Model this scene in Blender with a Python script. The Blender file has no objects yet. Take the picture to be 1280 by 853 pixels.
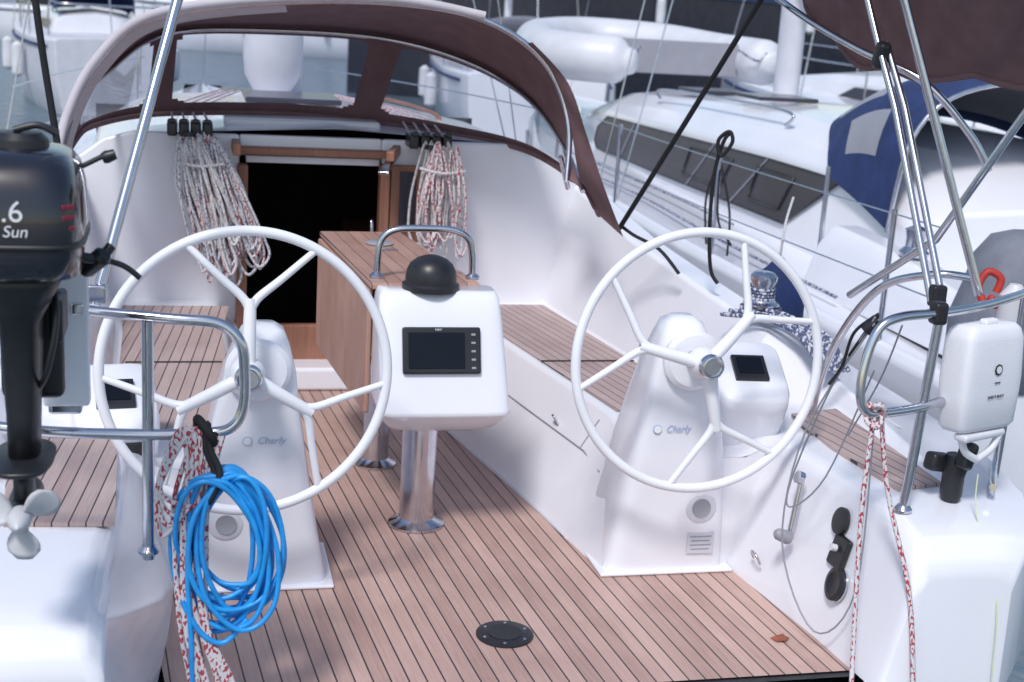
import bpy, bmesh, math, random
from mathutils import Vector, Matrix
random.seed(7)
S=bpy.context.scene
S.view_settings.view_transform='Standard'
S.view_settings.look='None'
S.view_settings.exposure=0

# ------------------------------------------------ materials
def newmat(name):
    m=bpy.data.materials.new(name); m.use_nodes=True
    nt=m.node_tree
    return m,nt,nt.nodes['Principled BSDF']
def M(name,col,rough=.5,metal=0,var=.06,scale=6,bump=0,bscale=80,coat=0,spec=.5):
    m,nt,b=newmat(name)
    b.inputs['Roughness'].default_value=rough
    b.inputs['Metallic'].default_value=metal
    b.inputs['Coat Weight'].default_value=coat
    b.inputs['Specular IOR Level'].default_value=spec
    tc=nt.nodes.new('ShaderNodeTexCoord')
    n=nt.nodes.new('ShaderNodeTexNoise'); n.inputs['Scale'].default_value=scale; n.inputs['Detail'].default_value=6
    nt.links.new(tc.outputs['Object'],n.inputs['Vector'])
    r=nt.nodes.new('ShaderNodeValToRGB')
    r.color_ramp.elements[0].position=.3; r.color_ramp.elements[1].position=.7
    r.color_ramp.elements[0].color=[c*(1-var) for c in col]+[1]
    r.color_ramp.elements[1].color=[min(1,c*(1+var)) for c in col]+[1]
    nt.links.new(n.outputs['Fac'],r.inputs['Fac'])
    nt.links.new(r.outputs['Color'],b.inputs['Base Color'])
    if bump:
        n2=nt.nodes.new('ShaderNodeTexNoise'); n2.inputs['Scale'].default_value=bscale; n2.inputs['Detail'].default_value=3
        nt.links.new(tc.outputs['Object'],n2.inputs['Vector'])
        bp=nt.nodes.new('ShaderNodeBump'); bp.inputs['Strength'].default_value=bump; bp.inputs['Distance'].default_value=.01
        nt.links.new(n2.outputs['Fac'],bp.inputs['Height']); nt.links.new(bp.outputs['Normal'],b.inputs['Normal'])
    return m
def teak(name,ang,width=.052,gap=.10,light=(.57,.385,.33),dark=(.36,.225,.19),caulk=(.045,.033,.04)):
    m,nt,b=newmat(name); L=nt.links.new; N=nt.nodes.new
    tc=N('ShaderNodeTexCoord'); rot=N('ShaderNodeVectorRotate'); rot.rotation_type='Z_AXIS'; rot.inputs['Angle'].default_value=ang
    L(tc.outputs['Object'],rot.inputs['Vector'])
    sp=N('ShaderNodeSeparateXYZ'); L(rot.outputs['Vector'],sp.inputs[0])
    def mt(op,a,bv=None):
        n=N('ShaderNodeMath'); n.operation=op
        if isinstance(a,(int,float)): n.inputs[0].default_value=a
        else: L(a,n.inputs[0])
        if bv is not None:
            if isinstance(bv,(int,float)): n.inputs[1].default_value=bv
            else: L(bv,n.inputs[1])
        return n.outputs[0]
    q=mt('DIVIDE',sp.outputs['X'],width)
    q=mt('ADD',q,100.0)
    fr=mt('FRACT',q); fl=mt('FLOOR',q)
    line=mt('LESS_THAN',fr,gap)
    wn=N('ShaderNodeTexWhiteNoise'); wn.noise_dimensions='1D'; L(fl,wn.inputs['W'])
    mp=N('ShaderNodeMapping'); mp.inputs['Scale'].default_value=(110,4,4); L(rot.outputs['Vector'],mp.inputs[0])
    g=N('ShaderNodeTexNoise'); g.inputs['Scale'].default_value=1; g.inputs['Detail'].default_value=8; g.inputs['Roughness'].default_value=.65; L(mp.outputs[0],g.inputs['Vector'])
    g2=N('ShaderNodeTexNoise'); g2.inputs['Scale'].default_value=3; g2.inputs['Detail'].default_value=7; g2.inputs['Distortion'].default_value=.5; L(tc.outputs['Object'],g2.inputs['Vector'])
    s=mt('ADD',mt('MULTIPLY',wn.outputs['Value'],.32),mt('ADD',mt('MULTIPLY',g.outputs['Fac'],.65),mt('MULTIPLY',g2.outputs['Fac'],.60)))
    r=N('ShaderNodeValToRGB'); r.color_ramp.elements[0].position=.50;r.color_ramp.elements[1].position=1.0
    r.color_ramp.elements[0].color=dark+(1,); r.color_ramp.elements[1].color=light+(1,)
    L(s,r.inputs['Fac'])
    mx=N('ShaderNodeMix'); mx.data_type='RGBA'; L(line,mx.inputs['Factor']); L(r.outputs['Color'],mx.inputs[6]); mx.inputs[7].default_value=caulk+(1,)
    L(mx.outputs[2],b.inputs['Base Color']); b.inputs['Roughness'].default_value=.5
    bp=N('ShaderNodeBump'); bp.inputs['Strength'].default_value=.3; bp.inputs['Distance'].default_value=.003
    L(mt('SUBTRACT',g.outputs['Fac'],line),bp.inputs['Height']); L(bp.outputs['Normal'],b.inputs['Normal'])
    return m
def rope_mat(name,base,fleck,thr=.58,scale=150):
    m,nt,b=newmat(name); L=nt.links.new; N=nt.nodes.new
    tc=N('ShaderNodeTexCoord'); mp=N('ShaderNodeMapping'); mp.inputs['Rotation'].default_value=(.5,.6,.3); mp.inputs['Scale'].default_value=(1,1,.55); L(tc.outputs['Object'],mp.inputs[0])
    w=N('ShaderNodeTexNoise'); w.inputs['Scale'].default_value=scale; w.inputs['Detail'].default_value=0
    L(mp.outputs[0],w.inputs['Vector'])
    r=N('ShaderNodeValToRGB')
    r.color_ramp.elements[0].color=base+(1,); r.color_ramp.elements[0].position=thr-.02; r.color_ramp.elements[1].position=thr+.02; r.color_ramp.elements[1].color=fleck+(1,)
    L(w.outputs['Fac'],r.inputs['Fac']); L(r.outputs['Color'],b.inputs['Base Color']); b.inputs['Roughness'].default_value=.85
    wv=N('ShaderNodeTexWave'); wv.inputs['Scale'].default_value=110; wv.bands_direction='DIAGONAL'; L(tc.outputs['Object'],wv.inputs['Vector'])
    bp=N('ShaderNodeBump'); bp.inputs['Strength'].default_value=.6; bp.inputs['Distance'].default_value=.002; L(wv.outputs['Fac'],bp.inputs['Height']); L(bp.outputs['Normal'],b.inputs['Normal'])
    return m
GEL=M('gelcoat_white',(.80,.80,.855),.20,var=.03,scale=2.5,coat=.4)
GEL2=M('gelcoat_nonskid',(.76,.76,.81),.6,var=.04,scale=4,bump=.25,bscale=260)
WHEEL=M('wheel_white',(.82,.82,.86),.32,var=.02)
TEAK=teak('teak_sole',-.08)
TEAKS=teak('teak_seat',-.17,width=.045,light=(.50,.385,.36),dark=(.34,.24,.225))
TEAKP=teak('teak_seat_port',.10,width=.045,light=(.50,.385,.36),dark=(.34,.24,.225))
WOOD=teak('varnished_mahogany',0,width=3.0,gap=0,light=(.38,.18,.115),dark=(.20,.085,.055))
CHROME=M('stainless_steel',(.60,.60,.65),.16,1,var=.08,scale=20)
CANVAS=M('brown_canvas',(.175,.098,.105),.85,var=.14,scale=10,bump=.3,bscale=300)
CANVL=M('canvas_lining_pale',(.52,.48,.52),.8,var=.08,bump=.2,bscale=200)
BLACK=M('black_plastic',(.016,.016,.02),.38,var=.25)
COWL=M('black_cowl',(.010,.010,.018),.2,var=.1,coat=.7)
RUB=M('black_rope',(.012,.012,.016),.8,var=.3)
SCREEN=M('screen_glass',(.005,.006,.010),.12,var=.1,spec=.3)
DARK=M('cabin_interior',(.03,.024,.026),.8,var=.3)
GREY=M('grey_plastic',(.30,.30,.34),.5)
LGREY=M('pale_grey_plastic',(.62,.62,.68),.45)
PROP=M('propeller_paint',(.55,.55,.58),.35)
BLUE=M('blue_hose',(.02,.31,.75),.38,var=.15,scale=30)
NAVY=M('navy_canvas',(.016,.034,.12),.8,var=.25,bump=.4,bscale=60)
RED=M('red_plastic',(.5,.04,.03),.5)
FEND=M('white_pvc',(.66,.66,.70),.4,var=.10,scale=3)
WGL=M('dark_window',(.045,.042,.06),.22,var=.2,scale=1.5,spec=.3)
ROPER=rope_mat('rope_white_red',(.70,.67,.69),(.46,.06,.08),.575)
ROPEG=rope_mat('rope_white_grey',(.66,.65,.68),(.25,.27,.35),.58)
ROPEW=rope_mat('rope_white',(.70,.68,.70),(.45,.40,.40),.62)
ROPEN=rope_mat('rope_navy',(.10,.12,.22),(.60,.60,.66),.54,90)
DHULL=M('dark_hull',(.02,.022,.035),.25,var=.2)
QUAY=M('concrete_quay',(.24,.24,.26),.9,var=.2,scale=1)
TXT=M('decal_white',(.75,.75,.78),.5,var=0)
TXB=M('decal_blue',(.42,.48,.66),.5,var=0)
TXR=M('decal_red',(.22,.02,.05),.4,var=0)
def glass_mat():
    m,nt,b=newmat('clear_vinyl'); N=nt.nodes.new;L=nt.links.new
    out=nt.nodes['Material Output']; nt.nodes.remove(b)
    t=N('ShaderNodeBsdfTransparent'); t.inputs[0].default_value=(.88,.89,.94,1)
    g=N('ShaderNodeBsdfGlossy'); g.inputs['Roughness'].default_value=.08
    d=N('ShaderNodeBsdfDiffuse'); d.inputs[0].default_value=(.6,.62,.7,1)
    f=N('ShaderNodeLayerWeight'); f.inputs['Blend'].default_value=.12
    tc=N('ShaderNodeTexCoord'); n=N('ShaderNodeTexNoise'); n.inputs['Scale'].default_value=3; L(tc.outputs['Object'],n.inputs['Vector'])
    bp=N('ShaderNodeBump'); bp.inputs['Strength'].default_value=.25; bp.inputs['Distance'].default_value=.03; L(n.outputs['Fac'],bp.inputs['Height']); L(bp.outputs['Normal'],g.inputs['Normal'])
    a=N('ShaderNodeMixShader'); a.inputs[0].default_value=.08; L(t.outputs[0],a.inputs[1]); L(d.outputs[0],a.inputs[2])
    mu=N('ShaderNodeMath'); mu.operation='MULTIPLY'; mu.inputs[1].default_value=.5; L(f.outputs['Fresnel'],mu.inputs[0])
    m2=N('ShaderNodeMixShader'); L(mu.outputs[0],m2.inputs[0]); L(a.outputs[0],m2.inputs[1]); L(g.outputs[0],m2.inputs[2])
    L(m2.outputs[0],out.inputs['Surface']); return m
VINYL=glass_mat()
def water_mat():
    m,nt,b=newmat('harbour_water'); N=nt.nodes.new;L=nt.links.new
    b.inputs['Base Color'].default_value=(.10,.15,.19,1); b.inputs['Roughness'].default_value=.16
    tc=N('ShaderNodeTexCoord'); n=N('ShaderNodeTexNoise'); n.inputs['Scale'].default_value=1.3; n.inputs['Detail'].default_value=6; n.inputs['Distortion'].default_value=.6
    mp=N('ShaderNodeMapping'); mp.inputs['Scale'].default_value=(1,1.8,1); L(tc.outputs['Object'],mp.inputs[0]); L(mp.outputs[0],n.inputs['Vector'])
    bp=N('ShaderNodeBump'); bp.inputs['Strength'].default_value=.9; bp.inputs['Distance'].default_value=.3; L(n.outputs['Fac'],bp.inputs['Height']); L(bp.outputs['Normal'],b.inputs['Normal'])
    return m
WATER=water_mat()

# ------------------------------------------------ helpers
def empty(name):
    e=bpy.data.objects.new(name,None); S.collection.objects.link(e); e.empty_display_size=.1; return e
def addmesh(name,verts,faces,mat,parent=None,smooth=False,mats=None):
    me=bpy.data.meshes.new(name); me.from_pydata([tuple(v) for v in verts],[],faces); me.update()
    bm=bmesh.new(); bm.from_mesh(me); bmesh.ops.recalc_face_normals(bm,faces=bm.faces); bm.to_mesh(me); bm.free()
    o=bpy.data.objects.new(name,me); S.collection.objects.link(o)
    for m in (mats or [mat]): me.materials.append(m)
    if smooth:
        for p in me.polygons: p.use_smooth=True
    if parent: o.parent=parent
    return o
def bevel(o,w,seg=3,ang=30):
    m=o.modifiers.new('bevel','BEVEL'); m.width=w; m.segments=seg; m.limit_method='ANGLE'; m.angle_limit=math.radians(ang); m.harden_normals=False
    for p in o.data.polygons: p.use_smooth=True
    w=o.modifiers.new('wn','WEIGHTED_NORMAL'); w.keep_sharp=True
    return o
def box(name,c,s,mat,parent=None,rot=(0,0,0),bev=.01,seg=3):
    x,y,z=[k/2 for k in s]
    v=[(i*x,j*y,k*z) for i in(-1,1) for j in(-1,1) for k in(-1,1)]
    f=[(0,1,3,2),(4,6,7,5),(0,4,5,1),(2,3,7,6),(0,2,6,4),(1,5,7,3)]
    o=addmesh(name,v,f,mat,parent); o.location=c; o.rotation_euler=rot
    if bev: bevel(o,bev,seg)
    return o
def loft(name,secs,mat,parent=None,closed=False,cap0=False,cap1=False,smooth=True,bev=0,sub=0):
    n=len(secs[0]); v=[p for s in secs for p in s]; f=[]
    for i in range(len(secs)-1):
        for j in range(n if closed else n-1):
            k=(j+1)%n
            f.append((i*n+j,i*n+k,(i+1)*n+k,(i+1)*n+j))
    if cap0: f.append(tuple(range(n)))
    if cap1: f.append(tuple((len(secs)-1)*n+j for j in range(n)))
    o=addmesh(name,v,f,mat,parent,smooth)
    if bev: bevel(o,bev,4,22)
    if sub:
        m=o.modifiers.new('s','SUBSURF'); m.levels=sub; m.render_levels=sub
    return o
def crv(pts,n=10,closed=False):
    pts=[Vector(p) for p in pts]; out=[]
    N=len(pts); rng=range(N if closed else N-1)
    for i in rng:
        if closed: p0,p1,p2,p3=[pts[(i+k)%N] for k in(-1,0,1,2)]
        else: p0,p1,p2,p3=pts[max(i-1,0)],pts[i],pts[i+1],pts[min(i+2,N-1)]
        for j in range(n):
            t=j/n
            out.append(.5*((2*p1)+(p2-p0)*t+(2*p0-5*p1+4*p2-p3)*t*t+(3*p1-p0-3*p2+p3)*t**3))
    if not closed: out.append(pts[-1])
    return out
def tube(name,pts,r,mat,parent=None,smooth_n=8,closed=False,sides=3):
    P=crv(pts,smooth_n,closed) if smooth_n else [Vector(p) for p in pts]
    cu=bpy.data.curves.new(name,'CURVE'); cu.dimensions='3D'; cu.bevel_depth=r; cu.bevel_resolution=sides; cu.use_fill_caps=True
    sp=cu.splines.new('POLY'); sp.points.add(len(P)-1)
    for i,p in enumerate(P): sp.points[i].co=(p.x,p.y,p.z,1)
    sp.use_cyclic_u=closed; sp.use_smooth=True
    cu.materials.append(mat)
    o=bpy.data.objects.new(name,cu); S.collection.objects.link(o)
    if parent: o.parent=parent
    return o
def multitube(name,lists,r,mat,parent=None,sides=2):
    cu=bpy.data.curves.new(name,'CURVE'); cu.dimensions='3D'; cu.bevel_depth=r; cu.bevel_resolution=sides; cu.use_fill_caps=True
    for P,cl in lists:
        P=crv(P,6,cl)
        sp=cu.splines.new('POLY'); sp.points.add(len(P)-1)
        for i,p in enumerate(P): sp.points[i].co=(p.x,p.y,p.z,1)
        sp.use_cyclic_u=cl; sp.use_smooth=True
    cu.materials.append(mat)
    o=bpy.data.objects.new(name,cu); S.collection.objects.link(o)
    if parent: o.parent=parent
    return o
def lathe(name,prof,mat,parent=None,loc=(0,0,0),rot=(0,0,0),n=36):
    secs=[[(r*math.cos(2*math.pi*j/n),r*math.sin(2*math.pi*j/n),z) for j in range(n)] for r,z in prof]
    o=loft(name,secs,mat,parent,closed=True,cap0=True,cap1=True); o.location=loc; o.rotation_euler=rot
    m=o.modifiers.new('e','EDGE_SPLIT'); m.split_angle=math.radians(35)
    return o
def rrect(cx,cy,hx,hy,z,p=4,n=32):
    out=[]
    for j in range(n):
        a=2*math.pi*(j+.5)/n; c,s=math.cos(a),math.sin(a)
        out.append((cx+hx*math.copysign(abs(c)**(2/p),c),cy+hy*math.copysign(abs(s)**(2/p),s),z))
    return out
def text(name,body,size,loc,rot,mat,parent=None,italic=0):
    cu=bpy.data.curves.new(name,'FONT'); cu.body=body; cu.size=size; cu.extrude=.0006; cu.shear=italic; cu.align_x='CENTER'; cu.align_y='CENTER'
    cu.materials.append(mat)
    o=bpy.data.objects.new(name,cu); S.collection.objects.link(o); o.location=loc; o.rotation_euler=rot
    if parent: o.parent=parent
    return o
def poly(name,pts,mat,parent=None,th=0):
    n=len(pts)
    if th:
        v=list(pts)+[(p[0],p[1],p[2]-th) for p in pts]
        f=[tuple(range(n)),tuple(range(n,2*n))]+[(i,(i+1)%n,n+(i+1)%n,n+i) for i in range(n)]
        return addmesh(name,v,f,mat,parent)
    return addmesh(name,pts,[tuple(range(n))],mat,parent)
def CX(y): return -.08*max(y,0)
def mx(x,y): return 2*CX(y)-x

# ------------------------------------------------ own boat
boat=empty('sailboat')
seatS=[(2.66,[(.08,0),(.36,.42),(.88,.42),(.95,.7),(1.02,1.05),(1.14,1.05),(1.34,.66),(1.72,.60),(1.76,.3),(1.6,-.55)]),
(1.94,[(.20,0),(.47,.42),(.95,.42),(1.02,.62),(1.10,.90),(1.24,.90),(1.40,.62),(1.80,.56),(1.84,.25),(1.66,-.55)]),
(1.3,[(.31,0),(.57,.42),(1.03,.42),(1.11,.6),(1.19,.82),(1.33,.82),(1.46,.58),(1.85,.53),(1.88,.22),(1.68,-.55)]),
(.72,[(.41,0),(.665,.42),(1.13,.42),(1.2,.58),(1.28,.75),(1.42,.75),(1.52,.56),(1.86,.51),(1.89,.2),(1.68,-.55)]),
(.46,[(.445,0),(.63,.42),(1.05,.42),(1.10,.47),(1.46,.53),(1.50,.62),(1.58,.54),(1.86,.505),(1.88,.2),(1.68,-.55)]),
(.16,[(.49,0),(.60,.42),(1.0,.42),(1.09,.46),(1.47,.50),(1.51,.56),(1.60,.52),(1.85,.5),(1.86,.2),(1.68,-.55)])]
quartS=[(.16,[(.97,0),(1.09,.44),(1.12,.485),(1.16,.497),(1.47,.50),(1.51,.56),(1.60,.52),(1.85,.5),(1.86,.2),(1.68,-.55)]),
(-.15,[(1.01,0),(1.12,.44),(1.15,.485),(1.19,.497),(1.48,.50),(1.52,.51),(1.60,.50),(1.81,.49),(1.83,.15),(1.62,-.55)]),
(-.42,[(1.045,0),(1.14,.44),(1.165,.485),(1.2,.497),(1.4,.498),(1.5,.496),(1.6,.492),(1.745,.48),(1.775,.12),(1.54,-.55)]),
(-.62,[(1.06,0),(1.15,.435),(1.175,.475),(1.2,.488),(1.35,.490),(1.45,.488),(1.54,.482),(1.655,.465),(1.69,.1),(1.48,-.55)]),
(-.72,[(1.068,0),(1.15,.41),(1.175,.445),(1.2,.462),(1.35,.465),(1.45,.462),(1.52,.455),(1.585,.435),(1.61,.08),(1.42,-.55)]),
(-.775,[(1.072,-.01),(1.15,.37),(1.18,.405),(1.2,.415),(1.33,.418),(1.42,.415),(1.47,.405),(1.52,.385),(1.545,.04),(1.37,-.55)]),
(-.80,[(1.075,-.02),(1.15,.32),(1.18,.345),(1.2,.355),(1.3,.358),(1.4,.355),(1.44,.345),(1.48,.325),(1.50,.0),(1.33,-.55)]),
(-.83,[(1.08,-.3),(1.15,-.08),(1.18,-.07),(1.2,-.06),(1.3,-.06),(1.4,-.06),(1.43,-.07),(1.46,-.08),(1.46,-.2),(1.3,-.55)])]
def side(secs,port,q=False):
    out=[]
    for y,pts in secs:
        yy=y
        if port and q and y<-.2: yy=y-(.33 if y<-.6 else .15)
        out.append([((mx(x,y) if port else x),yy,z) for x,z in pts])
    return out
for port,tag in((0,'starboard'),(1,'port')):
    loft('seat_moulding_'+tag,side(seatS,port),GEL,boat,cap1=False,bev=.022)
    pts=[(.49,0),(.60,.42),(1.0,.42),(1.09,.46),(1.15,.48),(1.05,0)]
    addmesh('locker_end_'+tag,[((mx(x,.16) if port else x),.158,z) for x,z in pts],[tuple(range(6))],GEL,boat)
    loft('quarter_moulding_'+tag,side(quartS,port,True),GEL,boat,cap1=True,bev=.02)
addmesh('cockpit_sole',[(-1.0,-.655,0),(1.075,-.655,0),(1.1,.3,0),(.4,2.64,0),(-1.0,2.64,0),(-1.1,.3,0)],[(0,1,2,3,4,5)],TEAK,boat)
addmesh('sole_edge',[(-1.0,-.685,-.004),(1.085,-.685,-.004),(1.085,-.655,-.004),(-1.0,-.655,-.004)],[(0,1,2,3)],BLACK,boat)
box('transom_step',(0.03,-.80,-.24),(2.15,.22,.44),GEL,boat,bev=.03)
def seatfront(y,t,port=0):
    for i in range(len(seatS)-1):
        y0,p0=seatS[i];y1,p1=seatS[i+1]
        if y1<=y<=y0:
            k=(y0-y)/(y0-y1)
            a=[p0[0][j]*(1-k)+p1[0][j]*k for j in(0,1)];b=[p0[1][j]*(1-k)+p1[1][j]*k for j in(0,1)]
            x=a[0]*(1-t)+b[0]*t; z=a[1]*(1-t)+b[1]*t
            return Vector(((mx(x,y) if port else x)-(0 if port else .002),y,z+.001))
for port in(0,1):
    tube('locker_seam',[seatfront(y,.62,port) for y in(2.5,1.94,1.3,.72,.47)],.0035,GREY,boat,smooth_n=0)
    tube('locker_seam_lower',[seatfront(.75,t,port) for t in(.62,.9)],.003,GREY,boat,smooth_n=0)
    tube('sole_sealant',[seatfront(y,.008,port) for y in(2.5,1.94,1.3,.72,.47)],.006,LGREY,boat,smooth_n=0)
p=seatfront(1.0,.66); box('locker_latch',(p.x-.004,p.y,p.z+.02),(.01,.035,.05),CHROME,boat,rot=(0,-.55,0),bev=.003)
poly('seat_teak_starboard',[(.40,2.58,.426),(.87,2.58,.426),(.94,1.95,.426),(1.02,1.3,.426),(1.11,.72,.426),(.69,.72,.426),(.60,1.3,.426),(.50,1.94,.426)],TEAKS,boat,.003)
poly('seat_teak_port',[(-.75,2.50,.426),(-1.26,2.50,.426),(-1.23,1.95,.426),(-1.22,1.3,.426),(-1.16,.56,.426),(-.74,.56,.426),(-.78,1.3,.426),(-.80,1.94,.426)],TEAKP,boat,.003)
for port in(0,1):
    a=(.57,1.45,.4285) if not port else (-.81,1.45,.4285); b=(1.0,1.45,.4285) if not port else (-1.2,1.45,.4285)
    tube('teak_joint',[a,b],.004,BLACK,boat,smooth_n=0)
poly('helm_seat_teak_starboard',[(1.27,.38,.512),(1.45,.38,.530),(1.47,.0,.511),(1.46,-.38,.511),(1.28,-.42,.511),(1.25,.0,.511)],TEAKS,boat,.012)
poly('helm_seat_teak_port',[(-1.19,.28,.512),(-1.50,.28,.53),(-1.49,.0,.511),(-1.44,-.50,.511),(-1.15,-.52,.511),(-1.165,.0,.511)],TEAKP,boat,.012)
box('companionway_step',(-.27,2.55,.06),(.62,.2,.12),GEL,boat,bev=.02)
Yb=2.66
def panel(name,pts,y,th,mat,bev=.015):
    n=len(pts); v=[(x,y,z) for x,z in pts]+[(x,y+th,z) for x,z in pts]
    f=[tuple(range(n)),tuple(range(n,2*n))]+[(i,(i+1)%n,n+(i+1)%n,n+i) for i in range(n)]
    return bevel(addmesh(name,v,f,mat,boat),bev)
panel('bulkhead_port',[(-.70,0),(-.70,1.25),(-1.20,1.25),(-1.34,1.21),(-1.46,1.12),(-1.54,1.0),(-1.52,.3),(-1.2,0)],Yb,.06,GEL)
panel('bulkhead_starboard',[(0,0),(0,1.25),(.74,1.25),(.88,1.21),(.98,1.14),(1.06,1.03),(1.05,.3),(.9,0)],Yb,.06,GEL)
box('bulkhead_sill',(-.35,Yb+.03,.05),(.70,.055,.1),GEL,boat,bev=.01)
box('bulkhead_head',(-.35,Yb+.032,1.20),(.70,.054,.10),GEL,boat,bev=.01)
box('sill_board',(-.35,Yb-.01,.20),(.70,.05,.20),WOOD,boat,bev=.008)
box('door_post_port',(-.685,Yb-.02,.70),(.05,.09,.82),WOOD,boat,bev=.008)
box('door_post_starboard',(.015,Yb-.02,.78),(.05,.09,.70),WOOD,boat,bev=.008)
box('door_panel_starboard',(.13,Yb-.04,.90),(.17,.03,.46),WOOD,boat,bev=.008)
box('door_glass',(.13,Yb-.06,.95),(.08,.012,.30),WGL,boat,bev=.003)
box('door_head',(-.34,Yb-.02,1.18),(.78,.1,.035),WOOD,boat,bev=.008)
box('hatch_edge',(-.34,Yb-.0,1.135),(.66,.03,.035),LGREY,boat,bev=.006)
box('hatch_rail_port',(-.72,Yb-.06,1.20),(.04,.30,.06),WOOD,boat,bev=.008)
box('hatch_rail_starboard',(.05,Yb-.10,1.20),(.04,.40,.05),WOOD,boat,rot=(0,0,-.25),bev=.008)
box('hatch_track_starboard',(.02,Yb-.14,1.145),(.05,.34,.015),CHROME,boat,rot=(.15,0,-.3),bev=.003)
tube('companion_handle',[(-.05,Yb-.05,.85),(-.05,Yb-.09,.83),(-.05,Yb-.09,.62),(-.05,Yb-.05,.60)],.009,CHROME,boat)
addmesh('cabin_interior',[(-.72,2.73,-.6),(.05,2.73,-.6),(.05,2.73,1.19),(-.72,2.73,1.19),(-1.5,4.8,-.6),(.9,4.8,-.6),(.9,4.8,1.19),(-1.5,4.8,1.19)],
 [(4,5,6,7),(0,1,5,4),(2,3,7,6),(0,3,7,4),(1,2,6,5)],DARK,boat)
box('galley_front',(.2,3.6,.1),(.5,.5,1.1),WOOD,boat,bev=.01)
box('chart_table',(-1.0,3.7,.0),(.5,.7,.9),WOOD,boat,bev=.01)
for i in range(4): box('companion_tread',(-.35,2.85+.15*i,.10-.22*i),(.5,.16,.03),WOOD,boat,bev=.005)
def hs(y,half,zdeck,ch,cz):
    c=-.08*y
    L=[(-half*.82,-.55),(-half,.2),(-half,zdeck),(-half*.97,zdeck+.03),(-ch-.18,zdeck+.03),(-ch,cz-.10),(-ch*.8,cz-.02),(0,cz+.03),(ch*.8,cz-.02),(ch,cz-.10),(ch+.18,zdeck+.03),(half*.97,zdeck+.03),(half,zdeck),(half,.2),(half*.82,-.55)]
    return [(c+x,y,z) for x,z in L]
loft('hull_and_coachroof',[hs(2.71,1.93,.60,1.16,1.26),hs(3.6,1.90,.64,1.12,1.29),hs(5,1.72,.70,.95,1.27),hs(6.6,1.3,.78,.7,1.14),hs(7.6,.95,.83,.4,.92),hs(9,.4,.9,.1,.95),hs(9.8,.04,.95,.01,.98)],GEL,boat,bev=.04)
box('hatch_garage',(-.37,3.30,1.285),(.80,.75,.05),GEL,boat,bev=.02)
box('deck_hatch',(-.35,4.1,1.33),(.55,.55,.03),WGL,boat,bev=.01)
box('deck_hatch_forward',(-.45,6.0,1.21),(.5,.5,.03),WGL,boat,bev=.01)
tube('grab_rail_port',[(-1.1,3.6,1.22),(-1.1,3.7,1.30),(-1.1,4.8,1.29),(-1.1,4.9,1.20)],.012,WOOD,boat)
tube('grab_rail_starboard',[(.45,3.6,1.22),(.45,3.7,1.30),(.3,4.8,1.29),(.3,4.9,1.20)],.012,WOOD,boat)
L=[]
for i in range(4):
    L.append(([(-1.02+.055*i,2.7,1.31),(-1.0+.05*i,3.4,1.32),(-.75+.04*i,4.6,1.32)],False)); L.append(([(.14+.055*i,2.7,1.29),(.14+.05*i,3.4,1.32),(-.15+.04*i,4.6,1.32)],False))
multitube('control_lines',L,.006,ROPER,boat)
mast=[[(-.30+.10*math.cos(a*math.pi/8),5.1+.14*math.sin(a*math.pi/8),z) for a in range(16)] for z in(1.2,14)]
loft('mast',mast,LGREY,boat,closed=True)
fd=lathe('mast_fender',[(.01,0),(.12,.02),(.175,.12),(.185,.25),(.17,.45),(.10,.60),(.05,.68),(.02,.72)],FEND,None,loc=(-.42,4.72,1.30)); fd.name='fender'
multitube('standing_rigging',[([(1.30,4.9,.7),(-.3,5.0,9)],False),([(-2.1,4.9,.7),(-.5,5,9)],False),([(-.78,9.7,1.0),(-.4,5,13)],False),([(1.2,4.6,.7),(-.3,5.0,6)],False)],.005,CHROME,boat)
tube('bow_pulpit',[(-1.35,8.3,.92),(-1.3,8.4,1.55),(-1.0,9.3,1.6),(-.78,9.75,1.6),(-.6,9.3,1.6),(-.05,8.4,1.55),(0,8.3,.92)],.016,CHROME,boat)
multitube('lifelines',[([(-1.95,4.4,z),(-1.75,6,z),(-1.3,8.4,z)],False) for z in(1.0,1.3)]+[([(1.25,4.4,z),(.85,6,z),(-.05,8.4,z)],False) for z in(1.0,1.3)],.005,CHROME,boat)

def clutch(x,y,z,n):
    e=empty('rope_clutch')
    for i in range(n):
        box('body',(x+i*.055,y,z),(.048,.16,.07),BLACK,e,bev=.012)
        box('handle',(x+i*.055,y-.05,z+.035),(.03,.10,.02),BLACK,e,rot=(-.15,0,0),bev=.006)
    lathe('organiser',[(.03,0),(.03,.02)],BLACK,e,loc=(x+.08,y-.10,z-.03))
clutch(-1.02,2.60,1.28,4); clutch(.14,2.58,1.26,4)
def winch(x,y,z,s=1,rope=None):
    e=empty('winch')
    lathe('drum',[(.075*s,0),(.08*s,.02*s),(.06*s,.03*s),(.045*s,.06*s),(.045*s,.09*s),(.058*s,.12*s),(.06*s,.14*s),(.045*s,.155*s),(.02*s,.16*s)],CHROME,e,loc=(x,y,z))
    lathe('base',[(.09*s,-.05*s),(.09*s,.004)],BLACK,e,loc=(x,y,z))
    if rope: 
        for k in range(4):
            tube('turn',[(x+.052*s*math.cos(a*math.pi/6),y+.052*s*math.sin(a*math.pi/6),z+.04+k*.013) for a in range(12)],.006,rope,e,closed=True,smooth_n=2)
winch(1.345,.92,.80,.95,ROPEN); winch(-1.47,.92,.80,1.1,ROPEG)
multitube('mooring_line',[([(1.16+.03*i+random.uniform(-.01,.01),.88-.02*i,.78+.02*(i%3)),(1.27+.02*i,.70,.80+.015*(i%2)),(1.35+.02*i,.56,.77),(1.41+.018*i,.44,.66)],False) for i in range(7)],.009,ROPEN)
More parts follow.
